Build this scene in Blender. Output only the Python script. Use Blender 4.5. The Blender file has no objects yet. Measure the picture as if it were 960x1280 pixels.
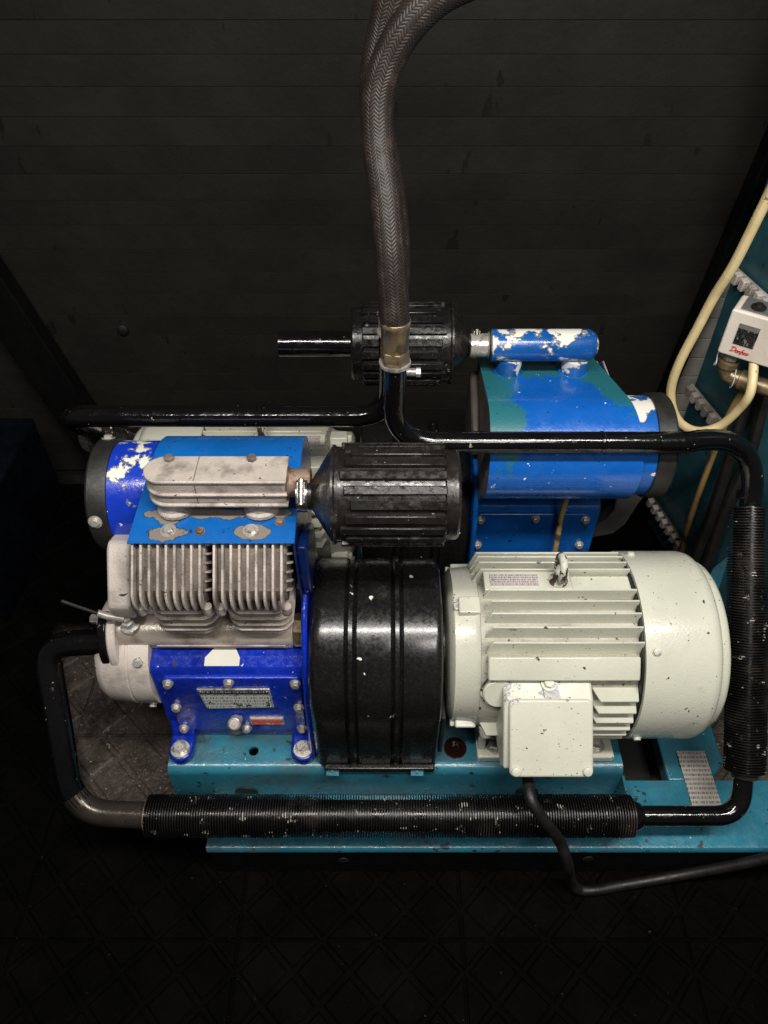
import bpy, bmesh, math, random
from mathutils import Vector, Matrix
random.seed(7)
R = math.radians
scene = bpy.context.scene
C = scene.collection

# ------------------------------------------------------------------ camera
CAMH = 1.2
cd = bpy.data.cameras.new('camera'); cam = bpy.data.objects.new('camera', cd); C.objects.link(cam)
cam.location = (0, 0, CAMH); cam.rotation_euler = (R(45), 0, 0)
cd.sensor_fit = 'VERTICAL'; cd.sensor_height = 36; cd.lens = 36 * 950 / 1280
cd.clip_start = .02; cd.clip_end = 50
scene.camera = cam
# ------------------------------------------------------------------ world and lamps
w = bpy.data.worlds.new('World'); scene.world = w; w.use_nodes = True
w.node_tree.nodes['Background'].inputs[0].default_value = (.9, .95, 1, 1)
w.node_tree.nodes['Background'].inputs[1].default_value = .045
def area(name, loc, target, sx, sy, power, col=(1, .96, .9)):
    l = bpy.data.lights.new(name, 'AREA'); l.shape = 'RECTANGLE'; l.size = sx; l.size_y = sy; l.energy = power; l.color = col
    o = bpy.data.objects.new(name, l); C.objects.link(o); o.location = loc
    o.rotation_euler = (Vector(target) - Vector(loc)).to_track_quat('-Z', 'Y').to_euler()
    return o
area('ceiling_tube_light', (.14, .12, 1.75), (.14, .66, .3), 1.75, .10, 32)
area('side_fill_light', (.5, -.35, 1.7), (0, .7, .3), .5, .3, 6.5, (1, .95, .9))
scene.view_settings.view_transform = 'Standard'; scene.view_settings.look = 'None'
scene.view_settings.exposure = 0; scene.view_settings.gamma = 1

# ------------------------------------------------------------------ geometry helpers
class MB:
    def __init__(s): s.v = []; s.f = []; s.uv = None
    def add(s, vs, fs):
        n = len(s.v); s.v += [tuple(p) for p in vs]; s.f += [tuple(i + n for i in f) for f in fs]; return s
    def box(s, x0, x1, y0, y1, z0, z1):
        return s.prism_x([(y0, z0), (y1, z0), (y1, z1), (y0, z1)], x0, x1)
    def _prism(s, a, b):
        n = len(a)
        fs = [tuple(range(n))[::-1], tuple(range(n, 2 * n))] + [(i, (i + 1) % n, n + (i + 1) % n, n + i) for i in range(n)]
        return s.add(a + b, fs)
    def prism_x(s, pr, x0, x1): return s._prism([(x0, y, z) for y, z in pr], [(x1, y, z) for y, z in pr])
    def prism_z(s, pr, z0, z1): return s._prism([(x, y, z0) for x, y in pr], [(x, y, z1) for x, y in pr])
    def prism_y(s, pr, y0, y1): return s._prism([(x, y1, z) for x, z in pr], [(x, y0, z) for x, z in pr])
    def prism_f(s, pr, o, a, b, n, d):      # profile in the frame a, b at o, thickness d along n
        o, a, b, n = map(Vector, (o, a, b, n))
        lo = [o + a * u + b * v for u, v in pr]
        return s._prism(lo, [p + n * d for p in lo])
    def lathe(s, o, ax, pr, n=32, caps=True):
        o = Vector(o); ax = Vector(ax).normalized(); u = ax.orthogonal().normalized(); v = ax.cross(u)
        k0 = len(s.v); vs = []; fs = []
        for t, r in pr:
            for i in range(n):
                a = 2 * math.pi * i / n
                vs.append(o + ax * t + (u * math.cos(a) + v * math.sin(a)) * r)
        for j in range(len(pr) - 1):
            for i in range(n):
                fs.append((j * n + i, j * n + (i + 1) % n, (j + 1) * n + (i + 1) % n, (j + 1) * n + i))
        if caps: fs.append(tuple(range(n))[::-1]); fs.append(tuple(range((len(pr) - 1) * n, len(pr) * n)))
        return s.add(vs, fs)
    def cyl(s, a, b, r, n=24, r2=None):
        a = Vector(a); b = Vector(b); L = (b - a).length
        return s.lathe(a, b - a, [(0, r), (L, r if r2 is None else r2)], n)
    def ring(s, o, ax, r0, r1, h, n=32):
        pr = [(0, r0), (0, r1), (h, r1), (h, r0), (0, r0)]
        return s.lathe(o, ax, pr, n, False)
    def tube(s, pts, r, n=16, uv=True):
        pts = [Vector(p) for p in pts]; m = len(pts)
        t = [(pts[min(i + 1, m - 1)] - pts[max(i - 1, 0)]).normalized() for i in range(m)]
        u = t[0].orthogonal().normalized(); vs = []; dist = 0; uvs = []
        for i in range(m):
            if i: u = (u - t[i] * u.dot(t[i])).normalized(); dist += (pts[i] - pts[i - 1]).length
            v = t[i].cross(u); rr = r[i] if isinstance(r, (list, tuple)) else r
            for k in range(n + 1):
                a = 2 * math.pi * k / n
                vs.append(pts[i] + (u * math.cos(a) + v * math.sin(a)) * rr); uvs.append((k / n, dist))
        fs = []
        for i in range(m - 1):
            for k in range(n):
                a = i * (n + 1) + k; fs.append((a, a + 1, a + n + 2, a + n + 1))
        fs.append(tuple(range(n))[::-1]); fs.append(tuple((m - 1) * (n + 1) + k for k in range(n)))
        if not s.v: s.uv = uvs
        return s.add(vs, fs)
    def bolt(s, p, n, r, h, wash=0, sides=6):
        p = Vector(p); n = Vector(n).normalized()
        if wash: s.lathe(p, n, [(0, wash), (h * .25, wash)], 20); p = p + n * h * .25
        s.lathe(p, n, [(0, r), (h * .85, r), (h, r * .86)], sides)
        return s
    def sphere(s, p, r, n=12):
        p = Vector(p); pr = [(-r * math.cos(math.pi * i / n), max(1e-5, r * math.sin(math.pi * i / n))) for i in range(n + 1)]
        return s.lathe(p, (0, 0, 1), pr, 2 * n, False)

def fillet(pts, rad, seg=8):
    pts = [Vector(p) for p in pts]; out = [pts[0]]
    for i in range(1, len(pts) - 1):
        a, b, c = pts[i - 1:i + 2]; rr = rad[i - 1] if isinstance(rad, (list, tuple)) else rad
        d = min(rr, (a - b).length * .49, (c - b).length * .49)
        p = b + (a - b).normalized() * d; q = b + (c - b).normalized() * d
        for k in range(seg + 1):
            t = k / seg; out.append(p * (1 - t) ** 2 + b * (2 * t * (1 - t)) + q * t * t)
    return out + [pts[-1]]
def spline(pts, seg=8):
    P = [Vector(p) for p in pts]; P = [P[0] * 2 - P[1]] + P + [P[-1] * 2 - P[-2]]; out = []
    for i in range(1, len(P) - 2):
        for k in range(seg):
            t = k / seg
            out.append(.5 * ((2 * P[i]) + (P[i + 1] - P[i - 1]) * t + (2 * P[i - 1] - 5 * P[i] + 4 * P[i + 1] - P[i + 2]) * t * t
                             + (-P[i - 1] + 3 * P[i] - 3 * P[i + 1] + P[i + 2]) * t ** 3))
    return out + [P[-2]]
def at(px, py, y=None, z=None):             # the point of the place seen at a spot of the photo, at the given depth y or height z
    q = math.sqrt(.5); rx = (px - 480) / 950; ru = (640 - py) / 950
    d = Vector((rx, q + ru * q, -q + ru * q))
    k = (y / d.y) if y is not None else ((z - CAMH) / d.z)
    return Vector((0, 0, CAMH)) + d * k
def rrect(u0, u1, v0, v1, r, n=5):
    out = []
    for cx, cy, a0 in ((u1 - r, v1 - r, 0), (u0 + r, v1 - r, 90), (u0 + r, v0 + r, 180), (u1 - r, v0 + r, 270)):
        for k in range(n + 1):
            a = R(a0 + 90 * k / n); out.append((cx + r * math.cos(a), cy + r * math.sin(a)))
    return out
def circ(cx, cy, r, n=20, a0=0, a1=360):
    return [(cx + r * math.cos(R(a0 + (a1 - a0) * k / n)), cy + r * math.sin(R(a0 + (a1 - a0) * k / n))) for k in range(n if a1 - a0 == 360 else n + 1)]

ORG = {}
def finish_mesh(name, mb, m, smooth):
    me = bpy.data.meshes.new(name)
    lo = Vector((min(p[i] for p in mb.v) for i in range(3))); hi = Vector((max(p[i] for p in mb.v) for i in range(3)))
    o = (lo + hi) / 2
    me.from_pydata([tuple(Vector(p) - o) for p in mb.v], [], mb.f)
    if mb.uv and len(mb.uv) == len(mb.v):
        ul = me.uv_layers.new(name='uv')
        for l in me.loops: ul.data[l.index].uv = mb.uv[l.vertex_index]
    me.update()
    bm = bmesh.new(); bm.from_mesh(me); bmesh.ops.recalc_face_normals(bm, faces=bm.faces); bm.to_mesh(me); bm.free()
    me.materials.append(m)
    if smooth:
        me.polygons.foreach_set('use_smooth', [True] * len(me.polygons)); me.set_sharp_from_angle(angle=R(smooth))
    return me, o
def ob(name, mb, m, parent=None, bevel=0, smooth=38, label=None, kind=None, seg=2):
    me, o = finish_mesh(name, mb, m, smooth)
    b = bpy.data.objects.new(name, me); C.objects.link(b)
    ORG[b.name] = o; b.location = o
    if parent: b.parent = parent; b.location = o - ORG[parent.name]
    if bevel:
        md = b.modifiers.new('bevel', 'BEVEL'); md.width = bevel; md.segments = seg; md.limit_method = 'ANGLE'; md.angle_limit = R(40)
        md.harden_normals = False
    if label: b['label'] = label
    if kind: b['kind'] = kind
    return b
def tag(o, label, cat, group=None):
    o['label'] = label; o['category'] = cat
    if group: o['group'] = group
    return o
TX, TY = .019, .785                          # the rear machine stands turned half round about this point
def thing(name, label, cat, base, group=None, rear=False):
    o = bpy.data.objects.new(name, None); C.objects.link(o); o.empty_display_size = .05
    ORG[o.name] = Vector(base); o.location = base
    if rear: o.location = (2 * TX - base[0], 2 * TY - base[1], base[2]); o.rotation_euler = (0, 0, math.pi)
    return tag(o, label, cat, group)
def copies(o, locs, parent):                 # copies of a part that share its mesh
    for d in locs:
        c = o.copy(); C.objects.link(c); c.parent = parent; c.location = o.location + Vector(d); ORG[c.name] = ORG[o.name] + Vector(d)

# ------------------------------------------------------------------ materials
class NT:
    def __init__(s, name):
        s.m = bpy.data.materials.new(name); s.m.use_nodes = True; s.t = s.m.node_tree; s.n = s.t.nodes; s.b = s.n['Principled BSDF']
    def node(s, typ, ins=(), **kw):
        x = s.n.new(typ)
        for k, v in kw.items(): setattr(x, k, v)
        for k, v in (ins.items() if isinstance(ins, dict) else enumerate(ins)):
            s.put(x.inputs[k], v)
        return x
    def put(s, sock, v):
        if isinstance(v, bpy.types.NodeSocket): s.t.links.new(v, sock)
        elif v is not None:
            if sock.type == 'RGBA' and len(v) == 3: v = (*v, 1)
            sock.default_value = v
    def math(s, op, a, b=None, c=None, clamp=False):
        x = s.node('ShaderNodeMath', operation=op, use_clamp=clamp); s.put(x.inputs[0], a); s.put(x.inputs[1], b)
        if c is not None: s.put(x.inputs[2], c)
        return x.outputs[0]
    def mixc(s, f, a, b):
        x = s.node('ShaderNodeMix', data_type='RGBA'); s.put(x.inputs[0], f); s.put(x.inputs[6], a); s.put(x.inputs[7], b); return x.outputs[2]
    def mixf(s, f, a, b):
        x = s.node('ShaderNodeMix', data_type='FLOAT'); s.put(x.inputs[0], f); s.put(x.inputs[2], a); s.put(x.inputs[3], b); return x.outputs[0]
    def ramp(s, v, a, b, va=0., vb=1.):
        x = s.node('ShaderNodeMapRange', clamp=True, interpolation_type='SMOOTHSTEP'); s.put(x.inputs[0], v)
        for i, q in enumerate((a, b, va, vb)): x.inputs[i + 1].default_value = q
        return x.outputs[0]
def coat(name, base, rough=.35, metal=0., layers=(), var=.12, rvar=.18, rscale=45, bump=.15, bscale=220, spec=.5, clear=0., stretch=None):
    """paint, metal or rubber: base colour with mild variation, worn layers cut by noise, uneven gloss, fine relief"""
    T = NT(name); tc = T.node('ShaderNodeTexCoord').outputs['Object']
    oi = T.node('ShaderNodeObjectInfo').outputs['Random']
    vec = T.node('ShaderNodeVectorMath', [tc, None], operation='ADD'); cx = T.node('ShaderNodeCombineXYZ', [oi, T.math('MULTIPLY', oi, 3.), 0.])
    T.put(vec.inputs[1], cx.outputs[0]); vec = vec.outputs[0]
    def noise(scale, detail=4., rg=.6, off=0., st=None):
        v = vec
        if off or st:
            mp = T.node('ShaderNodeMapping', {0: vec}); mp.inputs[1].default_value = (off, off * .7, off * 1.3)
            if st: mp.inputs[3].default_value = st
            v = mp.outputs[0]
        return T.node('ShaderNodeTexNoise', {'Vector': v, 'Scale': scale, 'Detail': detail, 'Roughness': rg}).outputs[0]
    n0 = noise(9, 5)
    dark = tuple(c * (1 - var * 1.6) for c in base); lite = tuple(min(1, c * (1 + var)) for c in base)
    col = T.mixc(T.ramp(n0, .3, .7), dark, lite)
    rr = T.math('ADD', rough - rvar / 2, T.math('MULTIPLY', T.ramp(noise(rscale, 6, .7, 3.1, stretch), .35, .65), rvar))
    mt = metal; h = noise(bscale, 3, .6, 1.7, stretch)
    sep = None
    for L in layers:
        n = noise(L.get('scale', 30), L.get('detail', 5.), L.get('rg', .6), L.get('off', 5.), L.get('st'))
        for ax, a, b, va, vb in L.get('bias', ()):
            if sep is None: sep = T.node('ShaderNodeSeparateXYZ', [tc])
            n = T.math('ADD', n, T.ramp(sep.outputs['XYZ'.index(ax)], a, b, va, vb))
        if L.get('spots'):                                     # worn places with a shape of their own
            if sep is None: sep = T.node('ShaderNodeSeparateXYZ', [tc])
            best = None
            for (sx, sy, rx, ry) in L['spots']:
                a_ = T.math('POWER', T.math('MULTIPLY', T.math('SUBTRACT', sep.outputs[0], sx), 1 / rx), 2.); b_ = T.math('POWER', T.math('MULTIPLY', T.math('SUBTRACT', sep.outputs[1], sy), 1 / ry), 2.)
                q = T.math('SUBTRACT', 1., T.math('ADD', a_, b_)); best = q if best is None else T.math('MAXIMUM', best, q)
            n = T.math('ADD', n, T.math('MULTIPLY', T.math('MAXIMUM', best, -1.5), L.get('sw', .28)))
        th = L['th']; wd = L.get('w', .012)
        f = T.ramp(n, th - wd, th + wd)
        if 'rim' in L: col = T.mixc(T.ramp(n, th - .024 - wd, th - .018), col, L['rim'])
        if L.get('amt'): f = T.math('MULTIPLY', f, L['amt'])
        col = T.mixc(f, col, L['col'])
        if 'rough' in L: rr = T.mixf(f, rr, L['rough'])
        if 'metal' in L: mt = T.mixf(f, mt, L['metal'])
        if L.get('h'): h = T.math('ADD', h, T.math('MULTIPLY', f, L['h']))
    T.put(T.b.inputs['Base Color'], col); T.put(T.b.inputs['Roughness'], rr); T.put(T.b.inputs['Metallic'], mt)
    T.b.inputs['Specular IOR Level'].default_value = spec
    if clear: T.b.inputs['Coat Weight'].default_value = clear; T.b.inputs['Coat Roughness'].default_value = .12
    if bump:
        bp = T.node('ShaderNodeBump', {'Height': h, 'Strength': bump, 'Distance': .002}); T.put(T.b.inputs['Normal'], bp.outputs[0])
    return T.m
BLK = (.012, .011, .010); RUST = (.06, .03, .018); WHT = (.72, .71, .64); CREAM = (.56, .56, .465)
DUSTC = (.10, .09, .075)
speck = lambda th, sc=160, c=WHT, off=9.: dict(col=c, th=th, scale=sc, detail=2., w=.01, off=off, rough=.5)
M = {}
M['cream'] = coat('cream_paint', CREAM, .30, clear=.35, layers=[dict(col=(.33, .27, .2), th=.69, scale=14, detail=8, w=.06, amt=.5), dict(col=(.12, .10, .08), th=.70, scale=60, detail=8, st=(.25, 1, 1), off=11., amt=.8), speck(.715, 110, (.05, .035, .025)), speck(.735, 230, (.04, .035, .03), 4.),
    dict(col=(.35, .33, .3), th=.73, scale=22, detail=8., rg=.7, off=2., rough=.5)], var=.05, bump=.2, bscale=260)
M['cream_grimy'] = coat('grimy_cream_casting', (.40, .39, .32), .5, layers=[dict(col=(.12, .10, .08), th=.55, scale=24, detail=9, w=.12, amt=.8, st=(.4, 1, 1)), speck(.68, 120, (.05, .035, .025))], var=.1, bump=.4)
M['cream_worn'] = coat('cream_paint_worn', CREAM, .4, layers=[speck(.70, 130, (.06, .045, .035)), dict(col=(.28, .26, .27), th=.585, scale=30, detail=8., rg=.7, off=2., rough=.5)], var=.05)
M['cream_box'] = coat('cream_paint_on_box', CREAM, .42, layers=[speck(.715, 130, (.06, .045, .035)), speck(.71, 260, (.05, .045, .04), 3.),
    dict(col=(.27, .255, .27), th=.70, scale=34, detail=8., rg=.7, off=2., rough=.5, bias=[('Z', .02, .042, 0, .16), ('X', .0, .05, .0, -.05)])], var=.05)
M['chipped'] = coat('chipped_paint_over_rust', CREAM, .4, layers=[dict(col=(.05, .028, .02), th=.49, scale=70, detail=6., off=2., rough=.5, h=-.4)], var=.05)
M['ultra'] = coat('ultramarine_enamel', (.004, .024, .36), .26, layers=[speck(.72, 130, (.45, .5, .75)), speck(.70, 55, (.012, .012, .02), 4.), dict(col=(.03, .05, .25), th=.63, scale=26, detail=8, w=.05, amt=.5)], var=.25, rvar=.3, rscale=120, bump=.35, bscale=140, clear=.4)
M['blue'] = coat('blue_enamel', (.003, .09, .36), .30, layers=[speck(.745, 110, (.5, .52, .5)), speck(.70, 60, (.012, .012, .02), 4.)], var=.14, rvar=.2, rscale=70, bump=.2, clear=.3)
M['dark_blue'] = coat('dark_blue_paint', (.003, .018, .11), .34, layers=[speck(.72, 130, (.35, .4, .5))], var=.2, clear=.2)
M['cowl_front'] = coat('blue_cowl_paint', (.003, .10, .37), .34, layers=[
    dict(col=(.19, .165, .14), th=.56, scale=26, detail=6, off=1.4, rough=.55, sw=.2, rim=(.02, .03, .05), spots=[(x + .2, y - .703, a, b) for x, y, a, b in ((-.2515, .611, .023, .013), (-.252, .626, .016, .012), (-.19, .636, .08, .009), (-.1555, .611, .018, .010))]), speck(.70, 70, (.015, .015, .02), 4.), speck(.745, 60, (.02, .02, .03), 7.)], var=.12, rvar=.2, clear=.15)
M['cowl_rear'] = coat('blue_over_teal_cowl_paint', (.004, .105, .46), .3, layers=[
    dict(col=(.016, .135, .165), th=.53, scale=9, detail=9, rg=.75, off=2.2, rough=.4, w=.02, spots=[(x + .203, y - .703, a, b) for x, y, a, b in ((-.105, .655, .056, .135), (-.20, .605, .22, .068), (-.290, .665, .060, .10))], sw=.16),
    speck(.735, 110, (.75, .8, .8)), speck(.71, 140, (.01, .02, .02), 4.)], var=.06, rvar=.2, clear=.6)
PEEL = lambda th, off, **k: dict(col=WHT, th=th, scale=28, detail=7, rg=.6, off=off, rough=.5, w=.006, h=-.5, rim=(.16, .17, .19), **k)
M['fan_front'] = coat('peeling_ultramarine_paint', (.006, .035, .42), .3, layers=[PEEL(.60, 2., bias=[('Z', 0, .06, -.3, .06)]), speck(.70, 90)], var=.2, clear=.3)
M['fan_rear'] = coat('peeling_blue_paint', (.004, .105, .43), .3, layers=[PEEL(.60, 3.3, bias=[('Z', -.02, .06, -.10, .05)])], var=.15, clear=.3)
M['manifold_rear'] = coat('blue_manifold_peeling_to_white', (.006, .095, .37), .3, layers=[PEEL(.505, 1.3, bias=[('Z', -.02, .02, -.12, .03)])], var=.2, clear=.3)
M['teal'] = coat('teal_enamel', (.024, .165, .235), .3, layers=[speck(.67, 60, (.02, .025, .03), 4.), speck(.735, 150), dict(col=(.045, .035, .035), th=.65, scale=16, detail=9, rg=.75, off=6., rough=.5),
    dict(col=(.06, .10, .11), th=.56, scale=9, detail=9, w=.1, amt=.65, off=8.), dict(col=(.03, .028, .028), th=.63, scale=5, detail=10, rg=.8, w=.03, amt=.7, off=12., rough=.22)], var=.14, rvar=.25, rscale=60, bump=.2, clear=.3)
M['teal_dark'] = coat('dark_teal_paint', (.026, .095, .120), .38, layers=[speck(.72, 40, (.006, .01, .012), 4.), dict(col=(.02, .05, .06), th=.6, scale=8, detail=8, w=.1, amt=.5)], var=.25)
M['cast'] = coat('rough_cast_aluminium', (.50, .44, .39), .45, .12, layers=[dict(col=(.14, .115, .10), th=.56, scale=30, detail=9, w=.12, amt=.75), speck(.70, 160, (.06, .05, .04))], var=.12, bump=.5, bscale=420)
M['cast_fin'] = coat('greasy_cast_fins', (.20, .165, .14), .42, .15, layers=[dict(col=(.07, .055, .045), th=.53, scale=26, detail=8, w=.12, amt=.8)], var=.2, bump=.3, bscale=300)
M['castpale'] = coat('pale_cast_cover', (.56, .50, .45), .5, .05, layers=[dict(col=(.26, .22, .19), th=.60, scale=22, detail=9, w=.1, amt=.6), speck(.71, 170, (.08, .07, .06))], var=.08, bump=.4, bscale=380)
M['tube_cast'] = coat('smoother_cast_tube', (.56, .49, .42), .30, .35, layers=[dict(col=(.20, .13, .08), th=.58, scale=24, detail=9, w=.12, amt=.8)], var=.12, bump=.3, bscale=320)
M['steel'] = coat('zinc_steel', (.60, .57, .52), .3, .55, layers=[dict(col=(.1, .08, .06), th=.58, scale=90, detail=5, w=.06, amt=.8, metal=.2)], var=.15, bump=.1)
M['chrome'] = coat('bright_clip_steel', (.62, .6, .56), .2, .95, var=.1, bump=.1)
M['brass'] = coat('tarnished_brass', (.27, .205, .12), .38, .6, layers=[dict(col=(.07, .05, .03), th=.56, scale=50, detail=6, w=.08, amt=.7)], var=.2)
M['rusty'] = coat('rusty_pipe_stub', (.26, .19, .14), .6, .3, layers=[dict(col=(.12, .05, .02), th=.52, scale=80, detail=6, w=.06, amt=.8)], var=.2)
M['blackpipe'] = coat('glossy_black_paint', (.0035, .003, .003), .13, layers=[speck(.735, 140, (.3, .27, .22)), dict(col=(.05, .04, .032), th=.68, scale=30, detail=8, off=2., rough=.4)], var=.2, rvar=.2, rscale=70, bump=.3, bscale=90, clear=.5)
M['brownpipe'] = coat('browned_steel_pipe', (.05, .04, .032), .26, .5, layers=[speck(.71, 140, (.01, .01, .01))], var=.3, clear=.2)
M['guard'] = coat('black_plastic_guard', (.008, .0075, .007), .24, clear=.25, layers=[speck(.735, 60), dict(col=(.09, .08, .07), th=.66, scale=30, detail=11, rg=.8, w=.07, amt=.5, off=2., rough=.6), dict(col=(.03, .027, .024), th=.57, scale=240, detail=5, w=.08, amt=.25, rough=.34, off=7.)], var=.2, rvar=.14, rscale=160, bump=.05, bscale=300)
M['filter'] = coat('black_moulded_plastic', (.011, .0095, .009), .30, layers=[dict(col=(.10, .085, .075), th=.62, scale=24, detail=10, rg=.75, w=.07, amt=.55, off=2., rough=.5), speck(.72, 120, (.2, .18, .16))], var=.2, rvar=.28, rscale=90, bump=.18, bscale=150)
M['rubber'] = coat('black_rubber', (.014, .013, .012), .5, layers=[dict(col=(.05, .045, .04), th=.6, scale=14, detail=8, w=.1, amt=.5)], var=.2)
M['finned'] = coat('black_finned_tube', (.010, .0088, .008), .3, .15, layers=[speck(.675, 75, (.42, .38, .33)), dict(col=(.09, .07, .06), th=.6, scale=12, detail=8, w=.08, amt=.5, off=2.)], var=.25, rvar=.25, bump=.1)
M['cable_cream'] = coat('cream_pvc_cable', (.66, .53, .28), .4, layers=[speck(.70, 60, (.2, .14, .07)), dict(col=(.4, .29, .13), th=.58, scale=12, detail=6, w=.08, amt=.5)], var=.08)
M['cable_ochre'] = coat('dirty_ochre_cable', (.42, .27, .10), .5, layers=[dict(col=(.05, .03, .02), th=.56, scale=28, detail=7, w=.04, amt=.9)], var=.15)
M['cable_dark'] = coat('dark_rubber_cable', (.008, .007, .006), .5, var=.3)
M['white_case'] = coat('off_white_plastic', (.74, .67, .58), .35, layers=[dict(col=(.5, .4, .32), th=.6, scale=18, detail=8, w=.1, amt=.4)], var=.05, bump=.1)
M['grey_plate'] = coat('grey_top_plate', (.25, .25, .25), .4, .5, var=.2)
M['black'] = coat('matt_black', (.006, .006, .006), .6, var=.1)
M['sticker'] = coat('white_paper_sticker', (.62, .60, .53), .55, var=.04, bump=.05)
M['red'] = coat('red_label', (.62, .05, .015), .45, var=.1)
M['redink'] = coat('red_lettering', (.55, .02, .02), .5, var=.05, bump=0)
M['oilred'] = coat('dark_red_rubber_plug', (.02, .005, .004), .15, var=.3, clear=.5)
M['greymetal'] = coat('grey_brown_sheet', (.085, .073, .065), .45, .1, layers=[dict(col=(.12, .10, .09), th=.62, scale=20, detail=9, w=.1, amt=.5)], var=.25)
M['dark_post'] = coat('black_post_paint', (.0032, .003, .003), .7, var=.2, spec=.1)  # shared by the slanting wall stripes and the darkened beam face
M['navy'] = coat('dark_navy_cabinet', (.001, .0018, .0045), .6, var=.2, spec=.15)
M['wall'] = coat('dark_grime_boards', (.0138, .0124, .0100), .7, layers=[dict(col=(.008, .007, .006), th=.56, scale=3.5, detail=8, w=.13, amt=.8, off=2.), dict(col=(.006, .005, .004), th=.66, scale=26, detail=6, st=(1, 1, .3)), 
    dict(col=(.005, .0045, .004), th=.735, scale=60, detail=3, off=4.)], var=.12, rvar=.1, bump=.5, bscale=60, spec=.2)  # pale wall boards painted down to near black, with random grime stains
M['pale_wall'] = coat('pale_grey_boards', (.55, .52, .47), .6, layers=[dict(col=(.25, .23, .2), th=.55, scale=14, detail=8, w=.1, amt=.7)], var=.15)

def print_plate(name, bg, ink, sx, sy, th=.5, head=None):
    """metal label with rows of small worn print; sx, sy: characters and rows per metre along local X and the plate's height"""
    T = NT(name); tc = T.node('ShaderNodeTexCoord').outputs['Generated']; s = T.node('ShaderNodeSeparateXYZ', [tc])
    u, v = s.outputs[0], s.outputs[2]
    if head == 'flat': v = s.outputs[1]
    nv = T.node('ShaderNodeCombineXYZ', [T.math('MULTIPLY', u, sx), T.math('FLOOR', T.math('MULTIPLY', v, sy)), 0.])
    n = T.node('ShaderNodeTexNoise', {'Vector': nv.outputs[0], 'Scale': 1., 'Detail': 3., 'Roughness': .8}).outputs[0]
    fr = T.math('FRACT', T.math('MULTIPLY', v, sy))
    row = T.math('MULTIPLY', T.math('GREATER_THAN', fr, .3), T.math('LESS_THAN', fr, .85))
    f = T.math('MULTIPLY', T.math('GREATER_THAN', n, th), row)
    band = T.math('GREATER_THAN', v, .78 if head != 'flat' else 2.)
    blk = T.math('GREATER_THAN', T.node('ShaderNodeTexNoise', {'Vector': T.node('ShaderNodeCombineXYZ', [T.math('MULTIPLY', u, 7.), T.math('MULTIPLY', v, 2.5), 3.]).outputs[0], 'Scale': 1., 'Detail': 1.}).outputs[0], .62 if head != 'flat' else 2.)
    f = T.mixf(T.math('MAXIMUM', band, blk), f, T.math('SUBTRACT', 1., f))
    col = T.mixc(f, bg, ink); T.put(T.b.inputs['Base Color'], col); T.b.inputs['Roughness'].default_value = .35;     return T.m
M['plate_crank'] = print_plate('black_and_silver_print', (.55, .56, .54), (.015, .015, .015), 46, 6, .52)
M['plate_motor'] = print_plate('pinkish_worn_print', (.50, .45, .44), (.14, .12, .11), 34, 5, .50, 'flat')
M['plate_base'] = print_plate('scratched_grey_print', (.42, .39, .36), (.10, .09, .075), 22, 16, .50, 'flat')
M['plate_red'] = print_plate('red_print', (.66, .07, .02), (.7, .45, .38), 40, 2.5, .56)
M['plate_scale'] = print_plate('black_scale_print', (.008, .008, .008), (.16, .16, .15), 30, 9, .56)

def braid():
    T = NT('braided_sleeve'); uv = T.node('ShaderNodeTexCoord').outputs['UV']; s = T.node('ShaderNodeSeparateXYZ', [uv])
    u = T.math('MULTIPLY', s.outputs[0], 10.); v = s.outputs[1]
    tri = T.math('PINGPONG', u, .5)
    ph = T.math('ADD', T.math('MULTIPLY', v, 260.), T.math('MULTIPLY', tri, 2.4))
    a = T.math('ABSOLUTE', T.math('SINE', T.math('MULTIPLY', ph, 3.1416)))
    edge = T.ramp(T.math('ABSOLUTE', T.math('SUBTRACT', T.math('MULTIPLY', tri, 2.), .5)), .36, .5, 1., .35)
    n = T.node('ShaderNodeTexNoise', {'Vector': T.node('ShaderNodeTexCoord').outputs['Object'], 'Scale': 60., 'Detail': 6.}).outputs[0]
    h = T.math('MULTIPLY', T.math('MULTIPLY', a, edge), T.ramp(n, .3, .65, .35, 1.))
    col = T.mixc(h, (.008, .006, .005), (.034, .022, .017)); col = T.mixc(T.ramp(n, .55, .75, 0, .4), col, (.07, .05, .04))
    T.put(T.b.inputs['Base Color'], col); T.b.inputs['Roughness'].default_value = .5
    T.put(T.b.inputs['Normal'], T.node('ShaderNodeBump', {'Height': h, 'Strength': .55, 'Distance': .001}).outputs[0])
    return T.m
M['braid'] = braid()

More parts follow.
